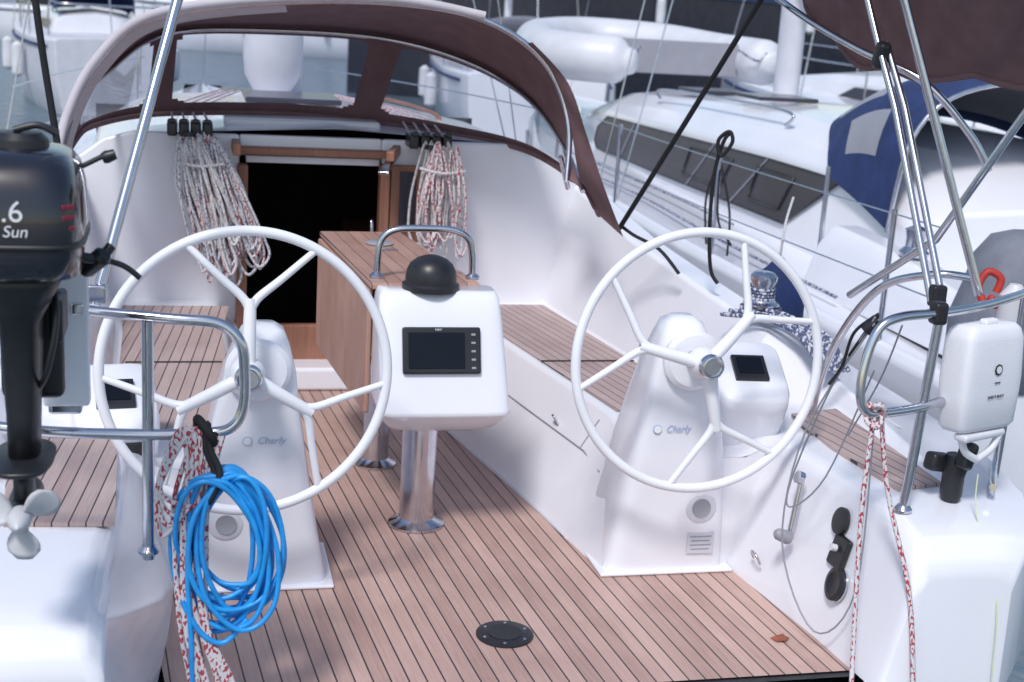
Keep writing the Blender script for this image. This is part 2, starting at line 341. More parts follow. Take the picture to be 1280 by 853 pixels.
def bundle(cx,cy,zt,zb,w,n,mat,name,dx=0.0):
    L=[]
    for i in range(n):
        o=random.uniform(-w/2,w/2); o2=o*1.05+random.uniform(-.025,.025); zz=zb+random.uniform(0,.30*(zt-zb)); yy=cy+random.uniform(-.06,.04); ww=random.uniform(.012,.045)
        j=lambda:random.uniform(-.012,.012)
        L.append(([(cx+o*.7,cy,zt+random.uniform(-.02,.03)),(cx+o-ww+dx*.4+j(),yy-.02,(zt*.6+zz*.4)),(cx+o2-ww+dx*.8+j(),yy+j(),zt*.25+zz*.75),(cx+o2-ww+dx,yy,zz+.05),(cx+o2+dx,yy-.01,zz),(cx+o2+ww+dx,yy,zz+.06),(cx+o2+ww+dx*.8+j(),yy+j(),zt*.25+zz*.75),(cx+o+ww+dx*.4+j(),yy-.01,(zt*.6+zz*.4))],True))
    return multitube(name,L,.0068,mat)
bundle(-.90,2.50,1.24,.55,.24,20,ROPER,'halyard_coil',.15)
bundle(-.90,2.47,1.24,.52,.25,16,ROPEG,'halyard_coil',.15)
bundle(-.92,2.45,1.22,.60,.20,7,ROPEW,'halyard_coil',.15)
bundle(.26,2.50,1.24,.66,.19,14,ROPEW,'halyard_coil',.02)
bundle(.29,2.46,1.24,.68,.16,11,ROPER,'halyard_coil',.02)
for x in(-.9,.27):
    multitube('coil_lashing',[([(x-.11,2.44,1.14),(x,2.41,1.12),(x+.12,2.44,1.13)],False)],.008,ROPEW)

# ------------------------------------------------ dodger
dod=empty('spray_hood')
B=[(-1.50,1.70,1.10),(-1.44,2.2,1.25),(-1.36,2.5,1.30),(-1.08,2.95,1.32),(-.5,3.12,1.33),(-.04,3.1,1.31),(.35,2.95,1.28),(.72,2.6,1.24),(.88,2.1,1.14),(.86,1.7,1.06)]
T=[(-1.48,1.80,1.16),(-1.42,2.15,1.42),(-1.30,2.45,1.56),(-1.04,2.83,1.73),(-.5,2.92,1.77),(.05,2.88,1.755),(.45,2.7,1.66),(.69,2.45,1.51),(.79,2.1,1.32),(.80,1.8,1.16)]
A=[(-1.49,1.78,1.14),(-1.45,1.95,1.36),(-1.33,2.0,1.60),(-1.1,2.02,1.80),(-.6,2.05,1.895),(-.05,2.05,1.925),(.35,2.02,1.875),(.63,2.0,1.71),(.755,1.95,1.45),(.74,1.85,1.18)]
ns=18
Bc,Tc,Ac=crv(B,ns),crv(T,ns),crv(A,ns)
def iswin(s,v):
    if not(.11<v<.90): return False
    for a,b in((1.3,2.82),(3.12,4.84),(5.16,7.8)):
        if a<s<b:
            du=min(s-a,b-s)*4; dv=min(v-.11,.9-v)*5
            return not(du<.5 and dv<.5 and (0.5-du)**2+(.5-dv)**2>.25)
    return False
rows=40; V=[];Fc=[];mi=[]
for k in range(rows+1):
    v=k/rows
    for i in range(len(Bc)):
        p=Bc[i].lerp(Tc[i],v); V.append(p)
n=len(Bc)
for k in range(rows):
    for i in range(n-1):
        Fc.append((k*n+i,k*n+i+1,(k+1)*n+i+1,(k+1)*n+i)); mi.append(1 if iswin((i+.5)/ns,(k+.5)/rows) else 0)
o=addmesh('windscreen',V,Fc,None,dod,True,mats=[CANVAS,VINYL])
for p,m_ in zip(o.data.polygons,mi): p.material_index=m_
V=[];Fc=[]
for k in range(9):
    v=k/8
    for i in range(n):
        p=Tc[i].lerp(Ac[i],v); p=p+Vector((0,0,.03*math.sin(math.pi*v)*min(1,(Tc[i]-Ac[i]).length))); V.append(p)
for k in range(8):
    for i in range(n-1): Fc.append((k*n+i,k*n+i+1,(k+1)*n+i+1,(k+1)*n+i))
o=addmesh('roof_canvas',V,Fc,CANVAS,dod,True); sm=o.modifiers.new('t','SOLIDIFY'); sm.thickness=.004
def wing(name,hoop,edge):
    h=crv(hoop,8);e=crv(edge,8);V=[];F_=[]
    for k in range(6):
        for i in range(len(h)): V.append(h[i].lerp(e[i],k/5)+Vector((.012*math.sin(i*.5)*math.sin(math.pi*k/5),0,0)))
    nn=len(h)
    for k in range(5):
        for i in range(nn-1): F_.append((k*nn+i,k*nn+i+1,(k+1)*nn+i+1,(k+1)*nn+i))
    return addmesh(name,V,F_,CANVAS,dod,True)
wing('wing_starboard',[(.55,2.0,1.78),(.69,1.98,1.62),(.765,1.93,1.42),(.80,1.85,1.20),(.86,1.8,1.06)],[(.57,1.96,1.785),(.72,1.86,1.62),(.78,1.70,1.40),(.81,1.48,1.20),(.845,1.27,1.02)])
tube('aft_hoop',[Vector(p)+Vector((0,-.012,-.004)) for p in A],.014,CHROME,dod)
tube('forward_hoop',[Vector(p)+Vector((0,-.03,-.02)) for p in T],.011,CHROME,dod)
tube('canvas_piping',[Vector(p)+Vector((0,-.03,.014)) for p in A[:7]],.020,CANVL,dod)
tube('lower_edge',[Vector(p)+Vector((0,-.015,-.01)) for p in B],.014,CANVAS,dod)
nl=75
addmesh('port_lining',[Ac[i]+Vector((0,-.03,.0)) for i in range(nl)]+[Ac[i]+Vector((.03,.20,-.05)) for i in range(nl)],[(i,i+1,nl+1+i,nl+i) for i in range(nl-1)],CANVL,dod,True)
tube('dodger_base_strut_starboard',[(.72,1.9,1.28),(.80,2.02,1.12)],.012,CHROME,dod,smooth_n=0)

# ------------------------------------------------ table
tab=empty('cockpit_table')
def tq(z0,z1,pts,name,mat,bev=.008):
    n=len(pts); v=[(x,y,z1) for x,y in pts]+[(x,y,z0) for x,y in pts]
    f=[tuple(range(n)),tuple(range(n,2*n))]+[(i,(i+1)%n,n+(i+1)%n,n+i) for i in range(n)]
    return bevel(addmesh(name,v,f,mat,tab),bev)
TABW=teak('table_mahogany',-.08,width=.06,gap=.05,light=(.52,.32,.26),dark=(.33,.18,.135))
WOODL=teak('table_leaf_wood',0,width=4,gap=0,light=(.56,.34,.26),dark=(.38,.20,.145))
tq(.905,.93,[(-.30,.70),(.115,.72),(-.02,1.82),(-.385,1.80)],'table_top',TABW)
tq(.42,.902,[(-.305,.74),(-.285,.74),(-.372,1.78),(-.392,1.78)],'table_leaf_port',WOODL)
tq(.45,.902,[(.085,.74),(.105,.74),(-.01,1.78),(-.03,1.78)],'table_leaf_starboard',WOODL)
tq(.55,.90,[(-.2,.72),(.03,.72),(-.1,1.7),(-.3,1.7)],'table_core',GEL)
lathe('ice_lid',[(.055,0),(.06,.004),(.05,.010),(.01,.012)],GREY,tab,loc=(-.16,1.5,.931))
box('table_ring',(-.15,1.35,.934),(.09,.02,.006),CHROME,tab,bev=.002)
for (x,y,zt,r) in((-.10,.66,.5,.066),(-.165,1.35,.6,.055)):
    lathe('leg',[(r,0),(r,zt)],CHROME,tab,loc=(x,y,.0))
    lathe('foot',[(r*1.62,.0),(r*1.62,.008),(r*1.2,.02),(r*1.02,.03)],CHROME,tab,loc=(x,y,.002))
pod=[]
for z,hx,ya,yf,p in((.405,.17,.56,.74,5),(.42,.20,.53,.76,6),(.46,.225,.475,.78,8),(.49,.236,.445,.78,9),(.50,.243,.435,.78,9),(.515,.240,.44,.78,9),(.65,.236,.485,.78,9),(.84,.228,.555,.76,9),(.90,.222,.58,.74,9),(.922,.212,.60,.73,7)):
    pod.append(rrect(-.06+.045*(.9-z),(ya+yf)/2,hx,(yf-ya)/2,z,p,48))
loft('instrument_pod',pod,GEL,tab,closed=True,cap0=True,cap1=True)
tilt=math.radians(70.5)
box('plotter_bezel',(-.062,.508,.725),(.285,.17,.03),BLACK,tab,rot=(tilt,0,0),bev=.008)
box('plotter_screen',(-.082,.4915,.730),(.205,.13,.004),SCREEN,tab,rot=(tilt,0,0),bev=.002)
text('plotter_label','NAV',.012,(-.075,.4965+.020,.801),(tilt,0,0),TXT,tab)
for i in range(5): box('plotter_key',(.053,.4925+.0105*(i-2),.727+.0285*(i-2)),(.016,.008,.003),GREY,tab,rot=(tilt,0,0),bev=.001)
comp=empty('compass')
lathe('dome',[(.105,0),(.105,.02),(.094,.028),(.094,.045),(.09,.07),(.078,.095),(.056,.113),(.028,.124),(.002,.128)],BLACK,comp,loc=(-.085,.66,.920))
box('compass_hood',(-.085,.60,.968),(.10,.03,.05),BLACK,comp,rot=(.4,0,0),bev=.012)
tube('grab_rail',[(-.265,.80,.92),(-.262,.80,1.02),(-.245,.80,1.085),(-.19,.80,1.115),(-.08,.80,1.12),(.02,.80,1.115),(.075,.80,1.085),(.095,.80,1.02),(.10,.80,.92)],.013,CHROME,tab)
for x in(-.265,.10): lathe('rail_foot',[(.028,0),(.028,.01),(.016,.02)],CHROME,tab,loc=(x,.80,.93))

# ------------------------------------------------ steering pedestals and wheels
def pedestal(port):
    e=empty('steering_pedestal'); sg=-1 if port else 1
    secs=[]
    for z,xa,xb,ya,yf in((0,.49,.95,.12,.46),(.02,.492,.948,.12,.46),(.2,.525,.935,.115,.45),(.45,.565,.91,.105,.42),(.65,.595,.87,.10,.36),(.78,.61,.84,.095,.30),(.87,.63,.81,.10,.27),(.92,.65,.785,.12,.25),(.94,.68,.755,.15,.22)):
        secs.append(rrect(sg*(xa+xb)/2,(ya+yf)/2,(xb-xa)/2,(yf-ya)/2,z,7 if z<.8 else 4,40))
    loft('column',secs,GEL,e,closed=True,cap1=True)
    lathe('round_boss',[(.105,0),(.105,.03),(.09,.045),(.05,.05)],GEL,e,loc=(sg*.735,.11,.80),rot=(math.pi/2-.08,0,0))
    box('base_flange',(sg*.72,.29,.008),(.50,.38,.014),GEL,e,bev=.006)
    lathe('speaker_ring',[(.058,0),(.058,.008),(.05,.012)],LGREY,e,loc=(sg*.83,.122,.25),rot=(math.pi/2-.03,0,0))
    lathe('speaker_cone',[(.034,0),(.034,.006),(.02,.003)],GREY,e,loc=(sg*.83,.1105,.25),rot=(math.pi/2-.03,0,0))
    if not port:
        box('label_plate',(.84,.1145,.115),(.10,.004,.08),LGREY,e,rot=(-.03,0,0),bev=.001)
        for k in range(4): box('label_line',(.84,.111,.14-.016*k),(.08-.01*(k%2),.002,.0025),GREY,e,bev=0)
    text('boat_name','Charly',.034,(sg*.70+.01,.099,.55),(math.pi/2-.05,0,0),TXB,e,.3)
    lathe('boat_emblem',[(.016,0),(.016,.002)],TXB,e,loc=(sg*.70-.065,.1015,.55),rot=(math.pi/2-.05,0,0))
    lathe('boat_emblem_inner',[(.013,0),(.013,.002)],GEL,e,loc=(sg*.70-.065,.0985,.55),rot=(math.pi/2-.05,0,0))
    if port: e.scale=(1,1,.965)
    c=empty('instrument_console')
    cs=[]
    for z,k in((-.30,1.0),(.02,1.0),(.055,.97),(.07,.88)):
        cs.append(rrect(0,0,.14*k,.17*k,z,5,40))
    xx=1.06 if not port else 1.19; zz=.64 if not port else .56
    o=loft('housing',cs,GEL,c,closed=True,cap1=True); o.location=(sg*xx,.36,zz); o.rotation_euler=(.50,0,-.12*sg)
    Mx=Matrix.Translation((sg*xx,.36,zz))@Matrix.Rotation(-.12*sg,4,'Z')@Matrix.Rotation(.50,4,'X')
    def on(name,lx,ly,lz,s,mat):
        b=box(name,(0,0,0),s,mat,c,bev=.004); b.matrix_local=Mx@Matrix.Translation((lx,ly,lz)); return b
    on('display_bezel',0,-.0,.076,(.125,.125,.02),BLACK); on('display_screen',0,.005,.088,(.095,.085,.004),SCREEN)
    if port: b=on('engine_panel',.0,-.172,-.03,(.15,.02,.10),BLACK)
pedestal(0);pedestal(1)
def wheel(cx,cy,cz,phase,tilt,yaw,Rr=.437):
    e=empty('steering_wheel')
    tube('rim',[(Rr*math.cos(2*math.pi*i/96),0,Rr*math.sin(2*math.pi*i/96)) for i in range(96)],.0165,WHEEL,e,closed=True,smooth_n=0,sides=5)
    def prong(p,r0,r1,name):
        P=crv(p,8); cu=bpy.data.curves.new(name,'CURVE'); cu.dimensions='3D'; cu.bevel_depth=1; cu.bevel_resolution=4
        sp=cu.splines.new('POLY'); sp.points.add(len(P)-1)
        for i,q in enumerate(P): sp.points[i].co=(q.x,q.y,q.z,1); sp.points[i].radius=r0+(r1-r0)*i/(len(P)-1)
        sp.use_smooth=True; cu.materials.append(WHEEL); ob=bpy.data.objects.new(name,cu); S.collection.objects.link(ob); ob.parent=e
    for k in range(3):
        a=phase+k*2*math.pi/3
        def pt(r,da,y): return (r*math.cos(a+da),y,r*math.sin(a+da))
        def xy(u,v,y): return (u*math.cos(a)-v*math.sin(a),y,u*math.sin(a)+v*math.cos(a))
        prong([pt(.02,0,-.055),pt(.12,0,-.05),pt(.235,0,-.032)],.024,.018,'spoke')
        for s in(-1,1):
            prong([xy(.20,0,-.038),xy(.24,s*.025,-.03),xy(.30,s*.095,-.018),xy(Rr*math.cos(.47),s*Rr*math.sin(.47),0)],.015,.011,'spoke_fork')
    lathe('hub',[(.055,0),(.055,.03),(.045,.05),(.042,.07)],WHEEL,e,loc=(0,-.02,0),rot=(math.pi/2,0,0))
    lathe('hub_cap',[(.040,0),(.043,.006),(.043,.02),(.036,.03),(.03,.031),(.026,.026),(.004,.026)],CHROME,e,loc=(0,-.09,0),rot=(math.pi/2,0,0))
    lathe('shaft',[(.03,0),(.03,.14)],CHROME,e,loc=(0,.12,0),rot=(math.pi/2,0,0))
    e.location=(cx,cy,cz); e.rotation_euler=(-tilt,0,yaw)
wheel(-.775,.0,.79,math.radians(88),.10,.02,.442)
wheel(.725,.0,.82,math.radians(45),.10,.02)

dr=empty('deck_drain')
lathe('flange',[(.092,0),(.092,.006),(.085,.009)],BLACK,dr,loc=(.03,-.30,.001))
lathe('lid',[(.055,0),(.055,.003)],BLACK,dr,loc=(.03,-.30,.0095))
for a in range(6): lathe('screw',[(.006,0),(.005,.002)],CHROME,dr,loc=(.03+.073*math.cos(a*1.047+.3),-.30+.073*math.sin(a*1.047+.3),.0095),n=12)
poly('fallen_leaf',[(.90,-.45,.004),(.93,-.455,.009),(.955,-.43,.005),(.94,-.42,.010),(.945,-.40,.006),(.915,-.415,.009),(.89,-.42,.004)],M('dry_leaf',(.30,.09,.05),.8,var=.3,scale=40))

# ------------------------------------------------ pushpits
def pushpit(port):
    e=empty('pushpit_rail'); r=.0145
    if port:
        tube('upper_loop',[(-1.60,-.30,1.13),(-1.40,-.48,1.13),(-1.20,-.62,1.13),(-1.0,-.68,1.125),(-.88,-.69,1.115),(-.825,-.70,1.07),(-.812,-.70,.99),(-.815,-.70,.89),(-.85,-.70,.835),(-.93,-.69,.82),(-1.1,-.69,.82),(-1.4,-.70,.845),(-1.7,-.5,.85)],r,CHROME,e)
        tube('post',[(-1.055,-.68,1.12),(-1.055,-.68,.82),(-1.055,-.68,.47)],.0155,CHROME,e,smooth_n=0)
        lathe('post_foot',[(.028,0),(.028,.008),(.018,.02)],CHROME,e,loc=(-1.055,-.68,.488))
        tube('post_outer',[(-1.62,-.3,1.13),(-1.66,-.3,.48)],r,CHROME,e,smooth_n=0)
    else:
        tube('upper_loop',[(1.95,-.1,1.13),(1.71,-.31,1.135),(1.45,-.48,1.13),(1.25,-.58,1.13),(1.09,-.62,1.125),(1.02,-.63,1.09),(.985,-.64,1.0),(.975,-.65,.90),(1.0,-.65,.845),(1.06,-.64,.835),(1.25,-.58,.84),(1.5,-.45,.86),(1.8,-.2,.87)],r,CHROME,e)
        tube('post',[(1.245,-.58,1.12),(1.215,-.57,.48)],.0155,CHROME,e,smooth_n=0)
        lathe('post_foot',[(.028,0),(.028,.008),(.018,.02)],CHROME,e,loc=(1.215,-.57,.493))
        tube('inner_brace',[(1.33,.35,.50),(1.36,.28,.80),(1.42,.12,1.05),(1.52,-.05,1.14),(1.65,-.1,1.14)],r,CHROME,e)
        tube('post_outer',[(1.72,-.3,1.13),(1.72,-.28,.48)],r,CHROME,e,smooth_n=0)
        box('rail_clamp',(1.235,-.585,1.13),(.045,.05,.07),BLACK,e,bev=.012)
pushpit(1);pushpit(0)

# ------------------------------------------------ outboard motor
ob=empty('outboard_motor'); ox,oy=-1.315,-1.08
secs=[]
for z,hx,hy,dy,p in((1.335,.115,.15,0,4),(1.34,.135,.175,0,4),(1.39,.142,.185,0,4.5),(1.46,.142,.185,0,4.5),(1.52,.138,.18,.005,4.5),(1.565,.128,.165,.012,4),(1.59,.11,.14,.016,3.5),(1.60,.07,.09,.02,3)):
    secs.append(rrect(ox,oy+dy,hx,hy,z,p,48))
loft('cowl',secs,COWL,ob,closed=True,cap0=True,cap1=True)
loft('cowl_seam',[rrect(ox,oy,.146,.189,z,4.5,48) for z in(1.405,1.417)],BLACK,ob,closed=True,cap0=True,cap1=True)
lathe('recoil_cap',[(.06,0),(.058,.02),(.045,.034),(.01,.038)],BLACK,ob,loc=(ox+.01,oy,1.595))
tube('pull_handle',[(ox+.0,oy-.03,1.635),(ox+.05,oy-.03,1.647),(ox+.09,oy-.03,1.63)],.008,BLACK,ob)
secs=[rrect(ox,oy+dy,hx,hy,z,p,32) for z,hx,hy,dy,p in((1.335,.10,.13,0,4),(1.30,.085,.12,.0,4),(1.25,.06,.10,.02,4),(1.22,.045,.085,.02,4),(1.0,.036,.07,.02,3),(.90,.034,.065,.01,3))]
loft('midsection',secs,BLACK,ob,closed=True,cap0=True,cap1=True)
loft('leg_lower',[rrect(ox,oy+dy,hx,hy,z,2.5,32) for z,hx,hy,dy in((.90,.024,.06,0),(.84,.022,.055,-.02),(.79,.03,.06,-.02))],BLACK,ob,closed=True,cap0=True,cap1=True)
loft('cavitation_plate',[rrect(ox,oy-.02,hx,hy,z,3,32) for z,hx,hy in((.895,.06,.12),(.905,.068,.13),(.91,.06,.12))],BLACK,ob,closed=True,cap0=True,cap1=True)
lathe('gearcase',[(.002,0),(.02,.02),(.034,.06),(.036,.14),(.030,.19),(.024,.22)],BLACK,ob,loc=(ox,oy+.13,.795),rot=(math.pi/2,0,0))
addmesh('skeg',[(ox-.004,oy-.05,.77),(ox+.004,oy-.05,.77),(ox+.004,oy+.08,.77),(ox-.004,oy+.08,.77),(ox-.002,oy-.07,.69),(ox+.002,oy-.07,.69),(ox+.002,oy-.01,.69),(ox-.002,oy-.01,.69)],[(0,1,2,3),(4,5,6,7),(0,1,5,4),(1,2,6,5),(2,3,7,6),(3,0,4,7)],BLACK,ob)
pe=empty('propeller'); pe.parent=ob
lathe('prop_hub',[(.026,0),(.024,.04),(.012,.07),(.002,.078)],PROP,pe,loc=(0,0,0),rot=(math.pi/2,0,0))
for k in range(3):
    a0=math.radians(35+120*k); V=[];nr,nc=7,7
    for i in range(nr):
        r=.02+.075*i/(nr-1); wd=1.35*math.sin(math.pi*min(.98,(.22+.70*i/(nr-1))))**.6
        for j in range(nc):
            u=(j/(nc-1)-.5)*wd*(.9 if i<nr-1 else .6)
            V.append((r*math.cos(a0+u),-.02-.03*u,r*math.sin(a0+u)))
    b=addmesh('blade',V,[(i*nc+j,i*nc+j+1,(i+1)*nc+j+1,(i+1)*nc+j) for i in range(nr-1) for j in range(nc-1)],PROP,pe,True)
    b.modifiers.new('t','SOLIDIFY').thickness=.005
pe.location=(ox,oy-.10,.795)
text('power_label','2.6',.062,(ox-.005,oy-.1880,1.485),(math.pi/2,0,0),TXT,ob)
text('name_label','Sun',.034,(ox+.015,oy-.1880,1.445),(math.pi/2,0,0),TXT,ob,.2)
for k in range(3): box('red_stripe',(ox+.117,oy-.160,1.45+.022*k),(.03,.006,.010),TXR,ob,rot=(0,0,.65),bev=.002)
box('clamp_bracket',(ox+.01,oy+.13,1.13),(.14,.05,.26),BLACK,ob,bev=.02)
box('clamp_arm',(ox+.07,oy+.12,1.20),(.03,.14,.10),BLACK,ob,bev=.01)
tube('steering_arm',[(ox+.10,oy+.03,1.36),(ox+.16,oy+.06,1.345),(ox+.19,oy+.08,1.37)],.012,BLACK,ob)
lathe('tiller_grip',[(.018,0),(.022,.01),(.022,.07),(.014,.08)],BLACK,ob,loc=(ox+.13,oy+.10,1.31),rot=(.6,.8,0))
tube('clamp_screw',[(ox+.14,oy+.16,1.33),(ox+.21,oy+.16,1.31),(ox+.25,oy+.16,1.28)],.007,BLACK,ob)
lathe('screw_knob',[(.012,0),(.015,.01),(.012,.03)],BLACK,ob,loc=(ox+.17,oy+.14,1.56),rot=(0,1.2,0)); tube('screw_stem',[(ox+.12,oy+.12,1.54),(ox+.18,oy+.14,1.57)],.006,BLACK,ob)
tube('fuel_line',[(ox+.06,oy+.05,1.34),(ox+.08,oy-.05,1.24),(ox+.06,oy-.06,1.12),(ox+.03,oy+.02,1.05)],.007,BLACK,ob)
bd=empty('outboard_mount_board')
box('board',(-1.245,-.78,1.10),(.11,.05,.34),GEL,bd,bev=.01)
box('board_bolt',(-1.215,-.81,1.18),(.03,.02,.03),CHROME,bd,bev=.006)
box('board_bracket',(-1.25,-.74,.93),(.08,.10,.05),CHROME,bd,bev=.01)

# ------------------------------------------------ blue hose coil, ropes on port rail
L=[]
for i in range(16):
    rx=random.uniform(.09,.145);rz=random.uniform(.155,.225);cx=-.855+random.uniform(-.03,.03);tw=random.uniform(-.04,.04);cy=-.735+random.uniform(-.035,.035)
    top=.72; ph=random.uniform(-.12,.12)
    L.append(([(cx+tw*math.cos(a*math.pi/6)+rx*math.sin(a*math.pi/6+ph)*(.82+.18*math.sin(a*math.pi/12)**2),cy+.025*math.cos(a*math.pi/6+i),top-rz+rz*math.cos(a*math.pi/6+ph)+random.uniform(-.006,.006)) for a in range(12)],True))
L.append(([(-.95,-.75,.60),(-.955,-.76,.45),(-.945,-.77,.25),(-.94,-.77,0),(-.93,-.78,-.2)],False))
L.append(([(-.80,-.76,.32),(-.86,-.77,.26),(-.92,-.77,.29),(-.97,-.76,.38)],False))
multitube('water_hose_coil',L,.0072,BLUE,sides=3)
tube('hose_tie',[(-.905,-.70,.85),(-.90,-.72,.79),(-.875,-.75,.73),(-.90,-.77,.66),(-.885,-.74,.72),(-.91,-.72,.79)],.009,RUB,closed=True)
tube('hose_tie',[(-.93,-.69,.86),(-.895,-.72,.82),(-.89,-.68,.78),(-.92,-.66,.81)],.012,RUB,closed=True)
L=[]
for i in range(10):
    x=-.955+.011*i*.9+random.uniform(-.02,.02)
    L.append(([(x+.01,-.70,.83),(x-.035+random.uniform(-.01,.01),-.73,.66),(x-.05+random.uniform(-.02,.03),-.745,.48),(x-.03,-.76,.30),(x+.0+.02*i*.25,-.77,.12),(x+.03+.03*i*.3,-.78,-.15)],False))
for i in range(4):
    x=-.97+.012*i
    L.append(([(x,-.71,.84),(x-.06-.01*i,-.74,.70),(x-.05,-.75,.56+.03*i),(x+.01,-.74,.66)],True))
multitube('mooring_rope',L,.0068,ROPER,sides=2)

# ------------------------------------------------ starboard rail gear
lb=empty('danbuoy_case')
cs=[rrect(0,0,hx,hy,z,6,36) for z,hx,hy in((-.165,.12,.045),(-.15,.13,.055),(-.05,.138,.06),(.0,.139,.062),(.12,.132,.06),(.15,.122,.052),(.165,.105,.04))]
loft('case',cs,GEL2,lb,closed=True,cap0=True,cap1=True)
box('case_handle',(0,-.01,.172),(.06,.03,.02),GEL2,lb,bev=.008)
lathe('logo',[(.018,0),(.018,.002),(.012,.002)],BLACK,lb,loc=(0,-.0635,.03),rot=(math.pi/2,0,0),n=8)
lathe('logo_in',[(.012,0),(.012,.002)],GEL2,lb,loc=(0,-.0650,.03),rot=(math.pi/2,0,0),n=8)
text('case_text','SAFETY BUOY',.012,(0,-.0635,-.055),(math.pi/2,0,0),BLACK,lb)
text('case_text_small','rescue',.010,(0,-.0645,-.01),(math.pi/2,0,0),BLACK,lb)
lb.location=(1.445,-.53,.92); lb.rotation_euler=(-.05,0,.34)
st=empty('rail_lamp')
box('white_yoke',(1.445,-.57,.74),(.20,.05,.025),FEND,st,rot=(0,0,.38),bev=.01)
tube('yoke_arm',[(1.36,-.60,.745),(1.39,-.59,.69),(1.44,-.58,.66)],.012,FEND,st); tube('yoke_arm_2',[(1.53,-.55,.745),(1.50,-.56,.69),(1.44,-.58,.66)],.012,FEND,st)
lathe('lamp_body',[(.03,0),(.035,.02),(.035,.08),(.042,.11),(.03,.15)],BLACK,st,loc=(1.42,-.50,.50))
box('lamp_bracket',(1.37,-.48,.62),(.09,.05,.06),BLACK,st,rot=(0,.2,.3),bev=.015)
box('lamp_bracket_2',(1.43,-.54,.66),(.05,.05,.09),BLACK,st,rot=(0,.3,.3),bev=.015)
lathe('chrome_collar',[(.028,0),(.028,.03)],CHROME,st,loc=(1.42,-.50,.56))
tube('green_cord',[(1.44,-.60,.62),(1.43,-.64,.5),(1.43,-.80,.30),(1.43,-.84,.05),(1.44,-.86,-.2)],.002,M('yellow_cord',(.6,.68,.4),.6))
L=[([(1.03,-.65,.86),(1.01,-.68,.60),(1.005,-.72,.3),(.995,-.80,-.1)],False),([(1.045,-.65,.87),(1.09,-.68,.60),(1.14,-.80,.3),(1.17,-.87,-.1)],False),
   ([(1.01,-.63,.84),(1.03,-.67,.87),(1.06,-.66,.84),(1.04,-.63,.81)],True),([(1.0,-.66,.82),(1.03,-.67,.80),(1.05,-.66,.83),(1.02,-.63,.86)],True)]
multitube('mooring_rope',L,.0075,ROPER)
L=[([(1.02,-.60,1.12),(.98,-.45,.85),(.96,-.3,.50),(.98,-.28,.40),(1.03,-.4,.55),(1.05,-.58,.95)],False),
   ([(1.02,-.60,1.10),(.94,-.40,.70),(.93,-.35,.30),(1.0,-.5,.06),(1.06,-.62,.25),(1.05,-.62,.8)],False),
   ([(1.10,-.62,1.10),(1.12,-.50,.9),(1.2,-.2,.62)],False)]
multitube('thin_cable',L,.003,GREY)
hk=empty('snap_shackle'); lathe('drum',[(.018,0),(.022,.02),(.018,.05)],BLACK,hk,loc=(1.01,-.57,1.07),rot=(.3,.6,0)); tube('strap',[(1.04,-.58,1.12),(1.02,-.57,1.08),(.995,-.52,.98)],.006,BLACK,hk)
tube('strap_2',[(1.03,-.6,1.13),(.985,-.55,1.06),(.975,-.52,.95),(.96,-.48,.88)],.005,BLACK,hk)
wh=empty('winch_handle')
tube('arm',[(1.045,-.17,.27),(1.075,-.15,.45)],.011,CHROME,wh,smooth_n=0); lathe('grip',[(.02,0),(.024,.01),(.02,.05),(.012,.06)],GREY,wh,loc=(1.035,-.19,.25),rot=(0,-1.2,0)); lathe('socket',[(.022,0),(.022,.02)],CHROME,wh,loc=(1.075,-.15,.45),rot=(0,-1.2,0))
ec=empty('engine_control_panel')
lathe('upper_disc',[(.045,0),(.045,.012),(.03,.016)],BLACK,ec,loc=(1.118,-.38,.385),rot=(0,-1.3,0)); 
box('panel',(1.10,-.42,.295),(.02,.10,.11),BLACK,ec,rot=(0,.25,0),bev=.02)
lathe('lower_disc',[(.055,0),(.055,.014),(.04,.018),(.03,.012)],BLACK,ec,loc=(1.085,-.46,.20),rot=(0,-1.3,0))
lathe('lower_ring',[(.058,0),(.058,.006)],CHROME,ec,loc=(1.086,-.46,.20),rot=(0,-1.3,0))
lathe('white_knob',[(.012,0),(.012,.02)],FEND,ec,loc=(1.085,-.42,.31),rot=(0,-1.3,0))
tube('pad_eye',[(1.0,.0,.10),(.985,-.01,.13),(.985,-.05,.13),(1.0,-.06,.10)],.005,CHROME).name='pad_eye'
def cleat(x,y,z,a):
    e=empty('mooring_cleat'); c,s=math.cos(a),math.sin(a)
    tube('horns',[(x-.11*c,y-.11*s,z+.05),(x-.05*c,y-.05*s,z+.042),(x+.05*c,y+.05*s,z+.042),(x+.11*c,y+.11*s,z+.05)],.012,CHROME,e)
    for k in(-.035,.035): tube('leg',[(x+k*c,y+k*s,z),(x+k*c,y+k*s,z+.045)],.012,CHROME,e,smooth_n=0)
cleat(1.62,-.42,.49,1.0); cleat(-1.60,-.50,.49,2.1)

